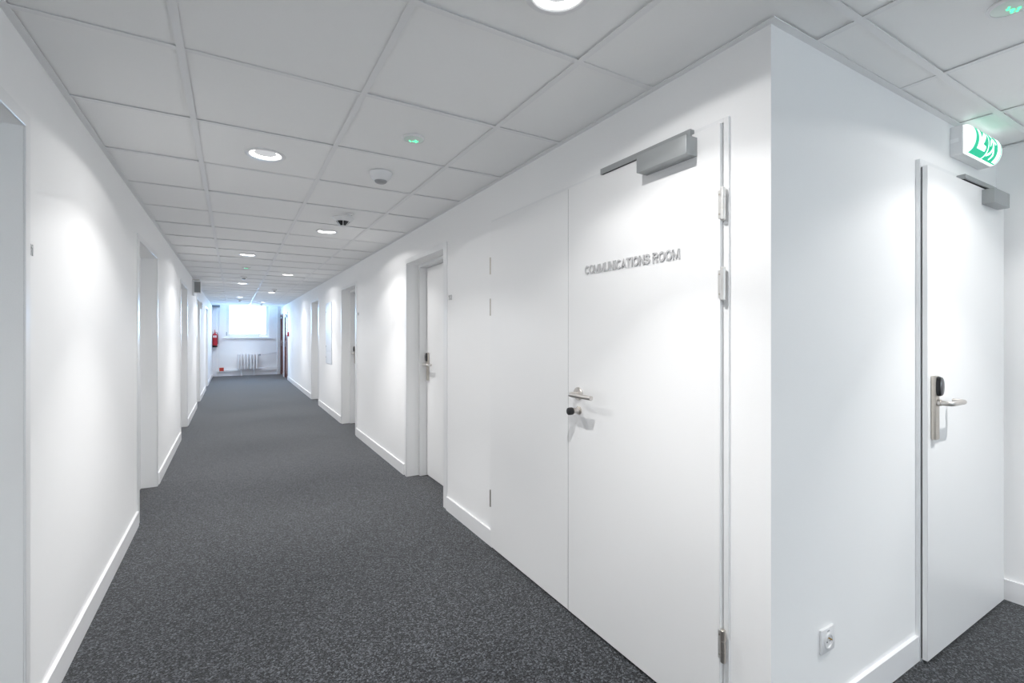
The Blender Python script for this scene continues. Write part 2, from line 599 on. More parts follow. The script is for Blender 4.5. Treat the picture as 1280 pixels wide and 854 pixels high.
# bulkhead where the suspended ceiling stops short of the far window
tag(box((XL, YCE, H), (XR, YCE + 0.02, TOP)).build('trim_1', M['base']), 'white upstand closing the ceiling edge before the far window', 'trim', kind='structure')

# ------------------------------------------------------------------ baseboards
BH, BT = 0.103, 0.013


def baseboard(name, runs, label):
    b = MB()
    for a, c in runs:
        b.box((a[0], a[1], 0), (c[0], c[1], BH - 0.004)).box((min(a[0], c[0]), min(a[1], c[1]), BH - 0.004), (max(a[0], c[0]), max(a[1], c[1]), BH))
    return tag(b.build(name, M['base']), label, 'baseboard', kind='structure')


CW = 0.072                                   # casing width round an opening


def runs(y0, y1, opens):
    y, out = y0, []
    for a, c, _, _ in sorted(opens):
        if a - CW > y + 0.02:
            out.append((y, a - CW))
        y = c + CW
    out.append((y, y1))
    return out


ro = sorted(right_open)
rr = runs(YC - 0.013, YF, [(ro[0][0] + 0.05, ro[0][1] - CW, 0, 0)] + ro[1:])
baseboard('baseboard_right', [((XR - BT, a), (XR, c)) for a, c in rr], 'white skirting board below the right wall')
baseboard('baseboard_left', [((XL, a), (XL + BT, c)) for a, c in runs(YR, YF, left_open)], 'white skirting board below the left wall')
baseboard('baseboard_side', [((XR, YC - BT), (CX0 - 0.01, YC))], 'white skirting board below the power socket')
baseboard('baseboard_end', [((XE - BT, YR), (XE, YC))], 'white skirting board below the end wall')
baseboard('baseboard_far', [((XL + BT, YF - BT), (XR - BT, YF))], 'white skirting board below the radiator')
baseboard('baseboard_rear', [((XL + BT, YR), (XE - BT, YR + BT))], 'white skirting board behind the viewpoint')


# ------------------------------------------------------------------ lever lock set with card reader
def lock_set(parent, P, flip=1):
    """P maps (along, out, z) to local space; along grows away from the door edge the lock sits by"""
    def bx(a, c, bev=0.002, seg=2):
        return box(P(*a), P(*c), bev, seg)
    pl = bx((0.028, 0, 0.915), (0.068, 0.017, 1.178), 0.004, 2).build('lock_plate', M['steel'], parent)
    # oval black reader head bulging from the plate
    t = MB()
    n = 20
    prev = None
    for sc, out in ((1.0, 0.015), (1.0, 0.024), (0.93, 0.030), (0.0, 0.0305)):
        if sc == 0:
            ring = [t.bm.verts.new(P(0.048, out, 1.135))]
        else:
            ring = [t.bm.verts.new(P(0.048 + 0.0185 * sc * math.copysign(abs(math.cos(a)) ** 0.75, math.cos(a)), out, 1.135 + 0.040 * sc * math.copysign(abs(math.sin(a)) ** 0.75, math.sin(a)))) for a in [2 * PI * q / n for q in range(n)]]
        if prev:
            for q in range(n):
                f = t.bm.faces.new((prev[q], prev[(q + 1) % n], ring[(q + 1) % n], ring[q]) if len(ring) > 1 else (prev[q], prev[(q + 1) % n], ring[0]))
                f.smooth = True
        prev = ring
    tag(t.build('card_reader', M['black'], pl), 'black oval card reader')
    t = MB()
    prev = None
    for sc, out in ((0.93, 0.0306), (0.80, 0.0335), (0.5, 0.036), (0.0, 0.037)):
        if sc == 0:
            ring = [t.bm.verts.new(P(0.048, out, 1.135))]
        else:
            ring = [t.bm.verts.new(P(0.048 + 0.0185 * sc * math.copysign(abs(math.cos(a)) ** 0.75, math.cos(a)), out, 1.135 + 0.040 * sc * math.copysign(abs(math.sin(a)) ** 0.75, math.sin(a)))) for a in [2 * PI * q / n for q in range(n)]]
        if prev:
            for q in range(n):
                f = t.bm.faces.new((prev[q], prev[(q + 1) % n], ring[(q + 1) % n], ring[q]) if len(ring) > 1 else (prev[q], prev[(q + 1) % n], ring[0]))
                f.smooth = True
        prev = ring
    tag(t.build('reader_face', M['smoke'], pl), 'glossy dark grey reader face')
    t = MB()
    z = 1.068
    t.tube([P(0.048, 0.012, z), P(0.048, 0.028, z)], 0.0135, 16)
    path = [P(0.048, 0.02, z), P(0.048, 0.044, z)]
    for q in range(7):
        a = q / 6 * PI / 2
        path.append(P(0.048 + 0.018 * (1 - math.cos(a)), 0.044 + 0.018 * math.sin(a), z))
    path += [P(0.10, 0.062, z), P(0.166, 0.062, z)]
    for q in range(1, 7):
        a = q / 6 * PI / 2
        path.append(P(0.166 + 0.018 * math.sin(a), 0.044 + 0.018 * math.cos(a), z))
    path.append(P(0.184, 0.022, z))
    t.tube(path, 0.0102, 12)
    tag(t.build('lever', M['chrome'], pl), 'bent nickel lever')


# ------------------------------------------------------------------ recessed room doors
def room_door(name, x, s, y0, y1, label, handle_far=True):
    d = empty(name, (x, y0, 0), label, 'door', kind='structure')
    w = y1 - y0
    P = lambda u, dep, z: (s * dep, u, z)
    zt = OPEN_H
    # flat casing on the wall face, three strips, and the jambs at the back of the recess
    t = MB()
    t.box(P(-CW, -0.007, 0), P(0, 0.0, zt + 0.045), 0.0015)
    t.box(P(w, -0.007, 0), P(w + CW * 0.55, 0.0, zt + 0.045), 0.0015)
    t.box(P(0, -0.007, zt), P(w, 0.0, zt + 0.045), 0.0015)
    t.build('casing', M['frame'], d)
    t = MB()
    t.box(P(0, 0.112, 0), P(0.042, DEP, zt), 0.002)
    t.box(P(w - 0.042, 0.112, 0), P(w, DEP, zt), 0.002)
    t.box(P(0.042, 0.112, zt - 0.030), P(w - 0.042, DEP, zt), 0.002)
    t.build('jamb', M['frame'], d)
    lf = box(P(0.046, 0.180, 0.008), P(w - 0.046, 0.224, zt - 0.034), 0.002).build('leaf', M['door'], d)
    t = box(P(0.0425, 0.226, 0.0), P(w - 0.0425, DEP - 0.002, zt - 0.031))
    t.build('gap_shade', M['dark'], d)  # dark sheet behind the leaf, shade of the gaps put in as colour
    if handle_far:
        lock_set(d, lambda a, o, z: P(w - 0.046 - a, 0.180 - o, z))
    else:
        lock_set(d, lambda a, o, z: P(0.046 + a, 0.180 - o, z))
    for z in (0.25, 1.55, 1.80):
        t = MB()
        t.lathe([(0, 0), (0.008, 0), (0.008, 0.09), (0, 0.09)], P(0.044 if handle_far else w - 0.044, 0.173, z), n=10)
        t.build('hinge', M['chrome'], d)
    return d


for n, (o, lb) in enumerate([(right_open[0], 'white recessed room door nearest the double door'), (right_open[1], 'white recessed room door just before the electrical cabinet'),
                             (right_open[2], 'white recessed room door just beyond the electrical cabinet')]):
    room_door('door_%d' % (n + 3), XR, 1, o[0], o[1], lb)
for n, (o, lb) in enumerate([(left_open[0], 'recessed doorway of left wall nearest the viewpoint'), (left_open[1], 'second recessed doorway along the left wall'),
                             (left_open[2], 'third recessed doorway along the left wall, before the loudspeaker'),
                             (left_open[3], 'fourth doorway of left wall, just past the loudspeaker'), (left_open[4], 'last doorway of left wall, near the fire extinguisher')]):
    room_door('door_%d' % (n + 8), XL, -1, o[0], o[1], lb)

# brown veneer doors by the far window
for n, (o, lb) in enumerate([(right_open[3], 'brown veneer door beside the red alarm point'), (right_open[4], 'brown veneer door next to the far heating pipes')]):
    y0, y1 = o[0], o[1]
    w = y1 - y0
    d = empty('door_%d' % (n + 6), (XR, y0, 0), lb, 'door', kind='structure')
    t = MB()
    for a, c in (((-0.012, -0.05, 0), (0.09, 0.03, 2.05)), ((-0.012, w - 0.03, 0), (0.09, w + 0.05, 2.05)), ((-0.012, 0.03, 1.99), (0.09, w - 0.03, 2.05))):
        t.box(a, c, 0.002)
    t.build('casing', M['brownframe'], d)
    box((0.012, 0.033, 0.006), (0.055, w - 0.033, 1.987), 0.002).build('leaf', M['brown'], d)
    t = MB()
    t.box((0.004, w - 0.115, 0.98), (0.012, w - 0.075, 1.18), 0.002)
    t.tube([(0.006, w - 0.095, 1.10), (-0.04, w - 0.095, 1.10), (-0.045, w - 0.12, 1.10), (-0.045, w - 0.21, 1.10)], 0.009, 10)
    tag(t.build('handle', M['chrome'], d), 'bright metal handle')
    t = box((-0.045, 0.10, 1.90), (0.012, 0.33, 1.96), 0.003)
    tag(t.build('door_closer', M['alu'], d), 'grey door closer')


# ------------------------------------------------------------------ butt hinge used by the two face-hung doors
def hinge(parent, P, z, length, mt):
    """barrel and two screwed leaves; P maps (along, out, z), the barrel stands at (0, 0.0105)"""
    h = box(P(-0.019, 0.0096, z + 0.006), P(-0.002, 0.0114, z + length - 0.006), 0.0006).build('hinge', M['hinge'], parent)
    t = MB()
    g = length / 3
    prof = [(0, -0.003), (0.0062, -0.002), (0.0078, 0.0)]
    for q in range(3):
        prof += [(0.0084, q * g + 0.0006), (0.0084, (q + 1) * g - 0.0006), (0.0076, (q + 1) * g)]
    prof += [(0.0062, length + 0.002), (0, length + 0.003)]
    t.lathe(prof, P(0.0, 0.0105, z), n=16)
    t.build('barrel', mt, h)
    for zz in (0.020, length - 0.020):
        t = MB().lathe([(0.0034, 0), (0.0034, 0.0010), (0, 0.0015)], P(-0.0125, 0.0114, z + zz), axis=P.axis, n=10)
        t.build('screw', M['steel'], h)


class Map:
    def __init__(self, f, axis):
        self.f, self.axis = f, axis

    def __call__(self, *a):
        return self.f(*a)


# ------------------------------------------------------------------ door 1: the double door of the communications room
d = empty('door_1', (XR, 1.0, 0), 'white double door lettered COMMUNICATIONS ROOM with grey closer', 'door', kind='structure')
LX = -0.024                                 # the leaves stand 20 mm proud of the wall
ya, ym, yb = 0.0225, 0.8585, 1.667           # hinge edge, meeting edge, far hinge edge (local)
t = MB()
t.box((-0.010, 0.0, 0), (0.0, 0.0192, 2.072), 0.001)
t.box((-0.010, 0.0192, 2.056), (0.0, yb + 0.012, 2.072), 0.001)
t.box((-0.010, yb + 0.001, 0), (0.0, yb + 0.012, 2.056), 0.001)
t.build('casing', M['frame'], d)
box((0.001, 0.0198, 0.004), (0.05, yb + 0.0005, 2.052)).build('gap_shade', M['dark'], d)  # dark sheet behind both leaves, colouring the edge gaps as shade
box((LX + 0.003, ym - 0.0022, 0.014), (0.0, ym + 0.0022, 2.053)).build('joint_shade', M['joint_shade'], d)  # dark strip filling the meeting gap, its shade given as colour
box((LX, ya, 0.012), (0.0, ym - 0.0022, 2.054), 0.0012).build('leaf', M['door'], d)
box((LX + 0.0012, ym + 0.0022, 0.012), (0.0, yb, 2.054), 0.0012).build('leaf', M['door'], d)
t = MB()
Ph = Map(lambda u, o, z: (LX - o + 0.0095, ya - 0.0125 - u, z), '-X')
for z, mt in ((1.728, M['chrome']), (1.462, M['chrome']), (0.262, M['steel'])):
    hinge(d, Ph, z, 0.106, M['hinge'] if z > 1 else mt)
Pl = Map(lambda u, o, z: (LX - o + 0.0155, yb + 0.001 + u, z), '-X')
for z in (1.730, 1.470, 0.263):
    hinge(d, Pl, z, 0.104, M['steel'])
# closer: long slide rail on the frame head, body on the leaf
cl = empty('door_closer', (0, 0, 0))
cl.parent = d
tag(cl, 'silver grey sliding-rail door closer')
cz0, cz1 = 1.970, 2.036
rl = MB()
rl.box((-0.0105, 0.135, 2.049), (-0.033, 0.612, 2.074), 0.001)
rl.build('slide_rail', M['alu'], cl)
box((-0.015, 0.145, 2.0478), (-0.029, 0.604, 2.0492)).build('rail_slot', M['dark'], cl)
box((-0.012, 0.610, 2.050), (-0.0315, 0.6135, 2.073), 0.0006).build('rail_cap', M['steel'], cl)
bd = box((LX, 0.112, cz0), (LX - 0.058, 0.346, cz1), 0.0018, 2).build('closer_body', M['alu'], cl)
box((LX - 0.002, 0.170, cz1), (LX - 0.008, 0.190, 2.0478)).build('closer_arm', M['steel'], cl)
# lever on a round rose
z = 1.070
hd = MB().lathe([(0, 0), (0.031, 0), (0.031, 0.006), (0.029, 0.0085), (0, 0.0085)], (LX, 0.775, z), '-X', 28).build('handle_rose', M['chrome'], d)
t = MB()
path = [(LX - 0.006, 0.775, z), (LX - 0.040, 0.775, z)]
for q in range(1, 8):
    a = q / 7 * PI / 2
    path.append((LX - 0.040 - 0.020 * math.sin(a), 0.775 - 0.020 * (1 - math.cos(a)), z))
path += [(LX - 0.060, 0.70, z), (LX - 0.060, 0.612, z)]
t.tube(path, 0.0100, 14)
t.build('lever', M['chrome'], hd)
kb = MB().lathe([(0, 0), (0.0195, 0), (0.0195, 0.005), (0.017, 0.007), (0, 0.007)], (LX, 0.772, 0.992), '-X', 24).build('lock_rose', M['steel'], d)
MB().lathe([(0.0135, 0.006), (0.0135, 0.040), (0, 0.040)], (LX, 0.772, 0.992), '-X', 24).build('knob_neck', M['chrome'], kb)
t = MB().lathe([(0.0135, 0.038), (0.0165, 0.040), (0.0178, 0.044), (0.0178, 0.056), (0.0165, 0.062), (0.013, 0.064), (0, 0.0635)], (LX, 0.772, 0.992), '-X', 24)
tag(t.build('knob', M['black'], kb), 'black turning knob')
tag(letters('lettering', 'letter', 'COMMUNICATIONS ROOM', 0.0385, M['letter'], 0.0015, 0.0055, 0.175, 0.540, ON_RIGHT, (LX, 0.724, 1.6235), d), 'raised grey capitals reading COMMUNICATIONS ROOM')

# ------------------------------------------------------------------ door 2: the door round the corner
d = empty('door_2', (CX0, YC, 0), 'white door with nickel lever below the green exit sign', 'door', kind='structure')
w = CX1 - CX0
FY, LY = -0.017, -0.040
t = MB()
t.box((-0.012, FY, 0), (0.006, 0.0, 2.072), 0.001)
t.box((0.006, FY, 2.044), (w + 0.03, 0.0, 2.072), 0.001)
t.box((w + 0.005, FY, 0), (w + 0.03, 0.0, 2.044), 0.001)
t.build('casing', M['frame'], d)
box((0.0065, FY + 0.003, 0.004), (w + 0.004, 0.049, 2.0415)).build('gap_shade', M['dark'], d)  # dark backing that paints the shade round the leaf
box((-0.008, LY, 0.012), (w, FY - 0.0045, 2.040), 0.0012).build('leaf', M['door'], d)
box((-0.004, FY - 0.0044, 0.014), (w - 0.004, FY - 0.0002, 2.038)).build('joint_shade', M['dark'], d)  # dark layer between leaf and casing, standing for the shaded gap
lock_set(d, lambda a, o, z: (a - 0.008, LY - o, z))
cl = empty('door_closer', (0, 0, 0))
cl.parent = d
tag(cl, 'silver grey door closer over the leaf')
cx = 3.045 - CX0
box((2.815 - CX0, FY - 0.032, 2.044), (3.215 - CX0, FY - 0.0005, 2.064), 0.001).build('slide_rail', M['alu'], cl)
box((2.825 - CX0, FY - 0.026, 2.0425), (3.205 - CX0, FY - 0.010, 2.0445)).build('rail_slot', M['dark'], cl)
box((cx, LY - 0.044, 1.962), (cx + 0.21, LY, 2.030), 0.0018, 2).build('closer_body', M['alu'], cl)
box((cx + 0.06, LY - 0.022, 2.030), (cx + 0.08, LY - 0.006, 2.043)).build('closer_arm', M['steel'], cl)

# ------------------------------------------------------------------ power socket
so = empty('power_socket', (1.741, YC, 0.312), 'white plastic power socket low on the wall beside the corner', 'socket')
t = MB()
t.box((-0.041, -0.009, -0.041), (0.041, 0, 0.041), 0.003, 2)
t.build('cover_plate', M['plastic'], so)
t = MB()
n = 28
rings = []
for r, y in ((0.0265, -0.0091), (0.0265, -0.0125), (0.0225, -0.0132), (0.0205, -0.0128), (0.0200, -0.0095), (0.0, -0.0093)):
    rings.append((r, -y))
t.lathe(rings, (0, 0, -0.003), '-Y', n)
t.build('insert', M['plastic'], so)
MB().lathe([(0.0024, 0.009), (0.0024, 0.020), (0, 0.022)], (0, 0, 0.007), '-Y', 10).build('earth_pin', M['brass'], so)
t = MB()
for sx in (-0.0095, 0.0095):
    t.lathe([(0.0026, 0.0094), (0.0026, 0.0098), (0, 0.0098)], (sx, 0, -0.005), '-Y', 10)
t.build('pin_hole', M['dark'], so)
box((-0.007, -0.0094, 0.0285), (0.007, -0.009, 0.0325)).build('marking', M['lens'], so)

# ------------------------------------------------------------------ emergency exit sign
ex = empty('exit_sign', (2.80, YC, 2.152), 'lit green and white running man exit sign above the door', 'sign')
EW, EH, EB = 0.345, 0.132, 0.045
t = box((0, -EB, 0), (EW, 0, EH), 0.004, 2)
t.build('housing', M['plastic'], ex)
t = MB()
t.box((-0.0012, -0.032, 0.058), (0.001, 0.0, 0.076), 0.0006)
t.build('side_clip', M['sill'], ex)
DA, DB = 0.062, 0.040                       # half height and depth of the bulging diffuser
zc = EH / 2


def dome(v, off=0.0):
    """v in -1..1 from bottom to top along the bulge; returns (y, z)"""
    a = v * PI / 2
    return -EB - (DB + off) * math.cos(a) ** 0.85, zc + (DA + off) * math.sin(a)


t = MB()
n = 20
pr = [dome(-1 + 2 * q / n) for q in range(n + 1)]
A = [t.bm.verts.new((0.004, y, z)) for y, z in pr]
B = [t.bm.verts.new((EW - 0.004, y, z)) for y, z in pr]
for q in range(n):
    f = t.bm.faces.new((A[q], A[q + 1], B[q + 1], B[q]))
    f.smooth = True
t.bm.faces.new(A)
t.bm.faces.new(B[::-1])
t.build('diffuser', M['sign_white'], ex)


def film(name, polys, material, off, parent):
    """flat print wrapped on the bulge; polygons in (x metres, v -1..1)"""
    t = MB()
    for poly in polys:
        vs = [t.bm.verts.new((p[0], p[1], 0)) for p in poly]
        t.bm.faces.new(vs)
    vals = [-0.95 + 0.1 * q for q in range(20)]
    for v in vals:
        g = t.bm.verts[:] + t.bm.edges[:] + t.bm.faces[:]
        bmesh.ops.bisect_plane(t.bm, geom=g, plane_co=(0, v, 0), plane_no=(0, 1, 0))
    for vt in t.bm.verts:
        y, z = dome(vt.co.y, off)
        vt.co = (vt.co.x, y, z)
    bmesh.ops.triangulate(t.bm, faces=t.bm.faces[:])
    return t.build(name, material, parent)


gx0, gm, gx1 = 0.012, 0.168, 0.334
film('green_film', [[(gx0, -0.86), (gm - 0.004, -0.86), (gm - 0.004, 0.80), (gx0, 0.80)], [(gm + 0.004, -0.86), (gx1, -0.86), (gx1, 0.80), (gm + 0.004, 0.80)]], M['sign_green'], 0.0006, ex)
# white arrow and the running man by his doorway
a0, a1 = gx0 + 0.036, gm - 0.030               # arrow pointing down and to the left
arrow = [[(a0, -0.46), (a1, -0.46), (a1, -0.22), (a0 + 0.026, -0.22), (a0 + 0.026, 0.46), (a0, 0.46)],
         [(a0 + 0.026, -0.22), (a0 + 0.048, -0.22), (a1 + 0.006, 0.30), (a1 - 0.012, 0.46), (a0 + 0.026, 0.04)]]
mx = gm + 0.050
man = [[(mx - 0.006, 0.62), (mx + 0.006, 0.62), (mx + 0.010, 0.50), (mx + 0.004, 0.38), (mx - 0.006, 0.38), (mx - 0.010, 0.50)],
       [(mx - 0.004, 0.34), (mx + 0.012, 0.30), (mx + 0.016, -0.16), (mx - 0.002, -0.16)],
       [(mx - 0.004, 0.32), (mx - 0.026, 0.16), (mx - 0.034, -0.08), (mx - 0.027, -0.12), (mx - 0.018, 0.06), (mx - 0.002, 0.18)],
       [(mx + 0.012, 0.28), (mx + 0.032, 0.06), (mx + 0.044, 0.12), (mx + 0.042, 0.22), (mx + 0.032, 0.18), (mx + 0.016, 0.34)],
       [(mx - 0.002, -0.14), (mx + 0.010, -0.14), (mx - 0.010, -0.46), (mx - 0.038, -0.62), (mx - 0.042, -0.50), (mx - 0.020, -0.36)],
       [(mx + 0.002, -0.14), (mx + 0.016, -0.14), (mx + 0.030, -0.42), (mx + 0.020, -0.74), (mx + 0.010, -0.70), (mx + 0.016, -0.42)],
       [(gx1 - 0.052, -0.76), (gx1 - 0.012, -0.76), (gx1 - 0.012, 0.66), (gx1 - 0.052, 0.66)]]
film('pictogram', arrow + man, M['sign_white'], 0.0012, ex)


# ------------------------------------------------------------------ recessed downlights
def lamp_light():
    l = bpy.data.lights.new('downlight_beam', 'SPOT')
    l.energy = SPOT_W
    l.spot_size = math.radians(160)
    l.spot_blend = 0.1
    l.shadow_soft_size = 0.006
    l.color = (1.0, 0.99, 0.98)
    # the luminaire's distribution curve: strength against the cosine of the angle from straight down
    l.use_nodes = True
    nt = l.node_tree
    em = nt.nodes['Emission']
    tc = nt.nodes.new('ShaderNodeTexCoord')
    sp = nt.nodes.new('ShaderNodeSeparateXYZ')
    ab = nt.nodes.new('ShaderNodeMath')
    ab.operation = 'ABSOLUTE'
    rp = nt.nodes.new('ShaderNodeValToRGB')
    nt.links.new(tc.outputs['Normal'], sp.inputs[0])
    nt.links.new(sp.outputs['Z'], ab.inputs[0])
    nt.links.new(ab.outputs[0], rp.inputs[0])
    e = rp.color_ramp.elements
    for n, (p, v) in enumerate(CURVE):
        k = e[n] if n < 2 else e.new(p)
        k.position = p
        k.color = (v, v, v, 1)
    e[0].position = CURVE[0][0]
    ml = nt.nodes.new('ShaderNodeMath')
    ml.operation = 'MULTIPLY'
    ml.inputs[1].default_value = 2.0
    nt.links.new(rp.outputs['Color'], ml.inputs[0])
    nt.links.new(ml.outputs[0], em.inputs['Strength'])
    return l


def make_downlight():
    d = empty('downlight', (0, 0, H))
    MB().lathe([(0.088, 0.006), (0.0975, 0.0015), (0.0975, -0.0005), (0.093, -0.003), (0.080, -0.003), (0.076, 0.0005), (0.076, 0.006)], n=40).build('trim_ring', M['plastic'], d)
    MB().lathe([(0.076, 0.004), (0.0735, 0.004), (0.058, 0.0095), (0.0545, 0.0095)], n=40).build('lit_ring', M['ring'], d)
    MB().lathe([(0.0545, 0.0095), (0.030, 0.0105), (0.012, 0.0112), (0, 0.0114)], n=40).build('diffuser', M['glow'], d)
    o = bpy.data.objects.new('downlight_beam', BEAM)
    COL.objects.link(o)
    o.parent = d
    o.location = (0, 0, -0.012)
    return d


BEAM = lamp_light()
lamp_labels = {
    (0, 2): 'round lit downlight in the left tile column, nearest full one',
    (1, -1): 'round lit downlight cut by the top of the frame',
    (1, 5): 'round lit downlight just past the cone-shaped smoke detector',
    (0, 8): 'lit downlight just before the second green emergency lamp',
    (1, 11): 'lit downlight in the right column above the electrical cabinet',
    (0, 14): 'lit downlight just past the small detector of the left column',
    (1, 17): 'lit downlight just past the small detector of the right column',
    (0, 20): 'second farthest lit downlight of the left column',
    (1, 23): 'farthest lit downlight of the right column',
    (0, 26): 'farthest lit downlight, touching the top of the far window',
    (0, -4): 'added unseen downlight behind the viewpoint over the corridor',
    (1, -7): 'unseen downlight added near the rear wall over the corridor',
    (4, -2): 'lit downlight over the door round the corner',
    (3, -7): 'unseen downlight added near the rear wall, middle of the lobby',
}
proto = make_downlight()
for q, ik in enumerate(LAMPS):
    o = proto if q == 0 else copy_tree(proto)
    x, y = centre(*ik)
    o.location = (x, y, H)
    if ik in DIM:                            # beams turned down where walls came out too bright
        for c in children(o):
            if c.type == 'LIGHT':
                c.data = c.data.copy()
                c.data.energy *= DIM[ik]
    tag(o, lamp_labels[ik], 'ceiling light', 'round downlights in the ceiling')


# ------------------------------------------------------------------ emergency luminaires with green lamp
def make_emergency():
    e = empty('emergency_light', (0, 0, H))
    MB().lathe([(0.0, 0.004), (0.054, 0.0042), (0.056, 0.0), (0.053, -0.004), (0.047, -0.0055), (0.046, -0.004)], n=32).build('rim', M['plastic'], e)
    MB().lathe([(0.0465, -0.0045), (0.035, -0.009), (0.018, -0.012), (0, -0.013)], n=32).build('lens', M['led_lens'], e)
    t = MB()
    for (x, y, r) in ((0, 0, 0.0065), (0.013, 0.004, 0.005), (-0.012, 0.007, 0.004), (0.006, -0.013, 0.005), (0.018, -0.006, 0.004), (-0.020, 0.002, 0.003)):
        t.lathe([(0, -0.0165), (r * 0.7, -0.0155), (r, -0.012), (r, -0.008)], (x, y, 0), n=10)
    tag(t.build('green_lamp', M['led_green'], e), 'glowing green lamp')
    return e


ep = make_emergency()
for q, (i, k, lb) in enumerate([(1, 1, 'green-glowing round emergency lamp next to the white motion sensor'), (0, 10, 'distant emergency lamp showing two green points'),
                                (3, -2, 'green-glowing emergency lamp cut by the upper right corner')]):
    o = ep if q == 0 else copy_tree(ep)
    a, c, e0, f0 = cell(i, k)
    o.location = ((a + c) / 2 + 0.012, (e0 + f0) / 2 + 0.012, H + 0.002)
    if i == 3:
        o.location = (1.955, 0.462, H + 0.002)
    tag(o, lb, 'emergency light', 'round emergency lamps in the ceiling')

# ------------------------------------------------------------------ sensors and detectors under the ceiling
s = empty('motion_sensor', (0.752, 2.82, H), 'white dome motion sensor with grey underside in the ceiling', 'sensor')
MB().lathe([(0, 0.004), (0.064, 0.003), (0.066, -0.002), (0.064, -0.008), (0.056, -0.030), (0.042, -0.044), (0.036, -0.047)], n=36).build('housing', M['plastic'], s)
MB().lathe([(0.036, -0.046), (0.034, -0.054), (0.024, -0.061), (0, -0.064)], n=28).build('lens', M['lens'], s)

s = empty('smoke_detector', (0.800, 3.90, H), 'cone-shaped smoke detector with dark cage on a bracket', 'smoke detector')
MB().lathe([(0, 0.004), (0.028, 0.003), (0.028, -0.004), (0.014, -0.010), (0.012, -0.018), (0, -0.018)], n=20).build('bracket_base', M['plastic'], s)
MB().tube([(0, 0, -0.012), (-0.018, 0.010, -0.020), (-0.045, 0.027, -0.028)], 0.011, 10).build('bracket_arm', M['plastic'], s)
dx, dy, dz = -0.050, 0.030, -0.026
cap = MB().lathe([(0, 0.006), (0.060, 0.004), (0.081, -0.002), (0.081, -0.008), (0.056, -0.034), (0, -0.034)], (dx, dy, dz), n=32).build('head', M['plastic'], s)
tag(MB().lathe([(0.052, -0.033), (0.022, -0.066), (0, -0.066)], (dx, dy, dz), n=24).build('chamber', M['black'], s), 'dark sensing chamber')
t = MB()
for q in range(6):
    a = 2 * PI * q / 6 + 0.35
    c, sn = math.cos(a), math.sin(a)
    t.tube([(dx + 0.055 * c, dy + 0.055 * sn, dz - 0.032), (dx + 0.022 * c, dy + 0.022 * sn, dz - 0.068)], 0.0026, 6)
t.lathe([(0.023, -0.064), (0.020, -0.071), (0.010, -0.077), (0, -0.077)], (dx, dy, dz), n=20)
t.build('cage', M['plastic'], s)


def small_detector(i, y, lb):
    x = X1 + PX * (i + 0.5)
    s = empty('smoke_detector', (x, y, H), lb, 'smoke detector', 'small detectors far along the ceiling')
    MB().lathe([(0, 0.004), (0.050, 0.003), (0.050, -0.012), (0.044, -0.020), (0.030, -0.024), (0, -0.024)], n=20).build('base', M['plastic'], s)
    tag(MB().lathe([(0.028, -0.022), (0.024, -0.040), (0.012, -0.046), (0, -0.046)], n=16).build('chamber', M['lens'], s), 'grey sensing chamber')


small_detector(0, 8.97, 'small detector of left tile column, past the two green points')
small_detector(1, 11.20, 'small detector of right tile column, before its third downlight')
small_detector(0, 14.93, 'small grey detector of left column, nearest the far window')
small_detector(1, 16.65, 'small grey detector of right column, nearest the far window')

# ------------------------------------------------------------------ loudspeaker and small box on the left wall
s = empty('loudspeaker', (XL, 9.60, 2.14), 'grey-fronted loudspeaker high on the left wall under the ceiling', 'loudspeaker')
box((0, -0.10, -0.13), (0.022, 0.10, 0.125), 0.003).build('back_plate', M['plastic'], s)
t = box((0.022, -0.085, -0.085), (0.120, 0.085, 0.105), 0.006, 2)
t.build('cabinet', M['plastic'], s)
t = box((0.030, -0.088, -0.077), (0.112, -0.084, 0.097), 0.001)
tag(t.build('grille', M['grille'], s), 'grey cloth grille')
box((0.0, -0.06, 0.125), (0.10, 0.06, 0.140), 0.002).build('bracket', M['steel'], s)

s = empty('wall_sensor', (XL, 11.72, 1.95), 'small white box on the left wall past the loudspeaker', 'sensor')
box((0, -0.05, -0.06), (0.035, 0.05, 0.07), 0.004, 2).build('housing', M['plastic'], s)
box((0.035, -0.03, -0.03), (0.042, 0.03, 0.04), 0.002).build('window', M['lens'], s)


# ------------------------------------------------------------------ room numbers
def room_number(body, on, x, y, z, lb):
    tag(letters('room_number', 'digit', body, 0.038, M['letter'], 0.0, 0.003, 0.17, None, on, (x, y, z)), lb, 'number sign', 'small grey room numbers beside the doors')


room_number('112', ON_RIGHT, XR, 3.397, 1.613, 'small grey room number between first recessed door and double door')
room_number('114', ON_RIGHT, XR, 6.48, 1.605, 'tiny grey room number beside the door before the electrical cabinet')
room_number('111', ON_LEFT, XL, 2.150, 1.612, 'small grey room number on left wall beside the nearest doorway')

# ------------------------------------------------------------------ electrical cabinet door flush in the right wall
c = empty('electrical_cabinet', (XR, 8.39, 0.85), 'pale grey flush electrical cabinet set in the right wall', 'cabinet')
t = MB()
t.box((-0.006, 0, 0), (0, 0.555, 1.055), 0.001)
t.build('frame', M['panel'], c)
box((-0.011, 0.012, 0.215), (-0.006, 0.543, 1.043), 0.001).build('door', M['panel'], c)
box((-0.011, 0.012, 0.012), (-0.006, 0.543, 0.205), 0.001).build('door', M['panel'], c)
for z in (0.90, 0.30, 0.11):
    MB().lathe([(0.012, 0), (0.012, 0.004), (0, 0.005)], (-0.011, 0.518, z), '-X', 12).build('lock', M['lens'], c)

# ------------------------------------------------------------------ red call point
a = empty('fire_alarm', (XR, 15.56, 1.31), 'small red fire alarm call point on the wall near the brown doors', 'alarm')
box((-0.045, -0.055, 0), (0, 0.055, 0.13), 0.004, 2).build('housing', M['red'], a)
box((-0.047, -0.035, 0.035), (-0.0445, 0.035, 0.095), 0.001).build('press_plate', M['plastic'], a)

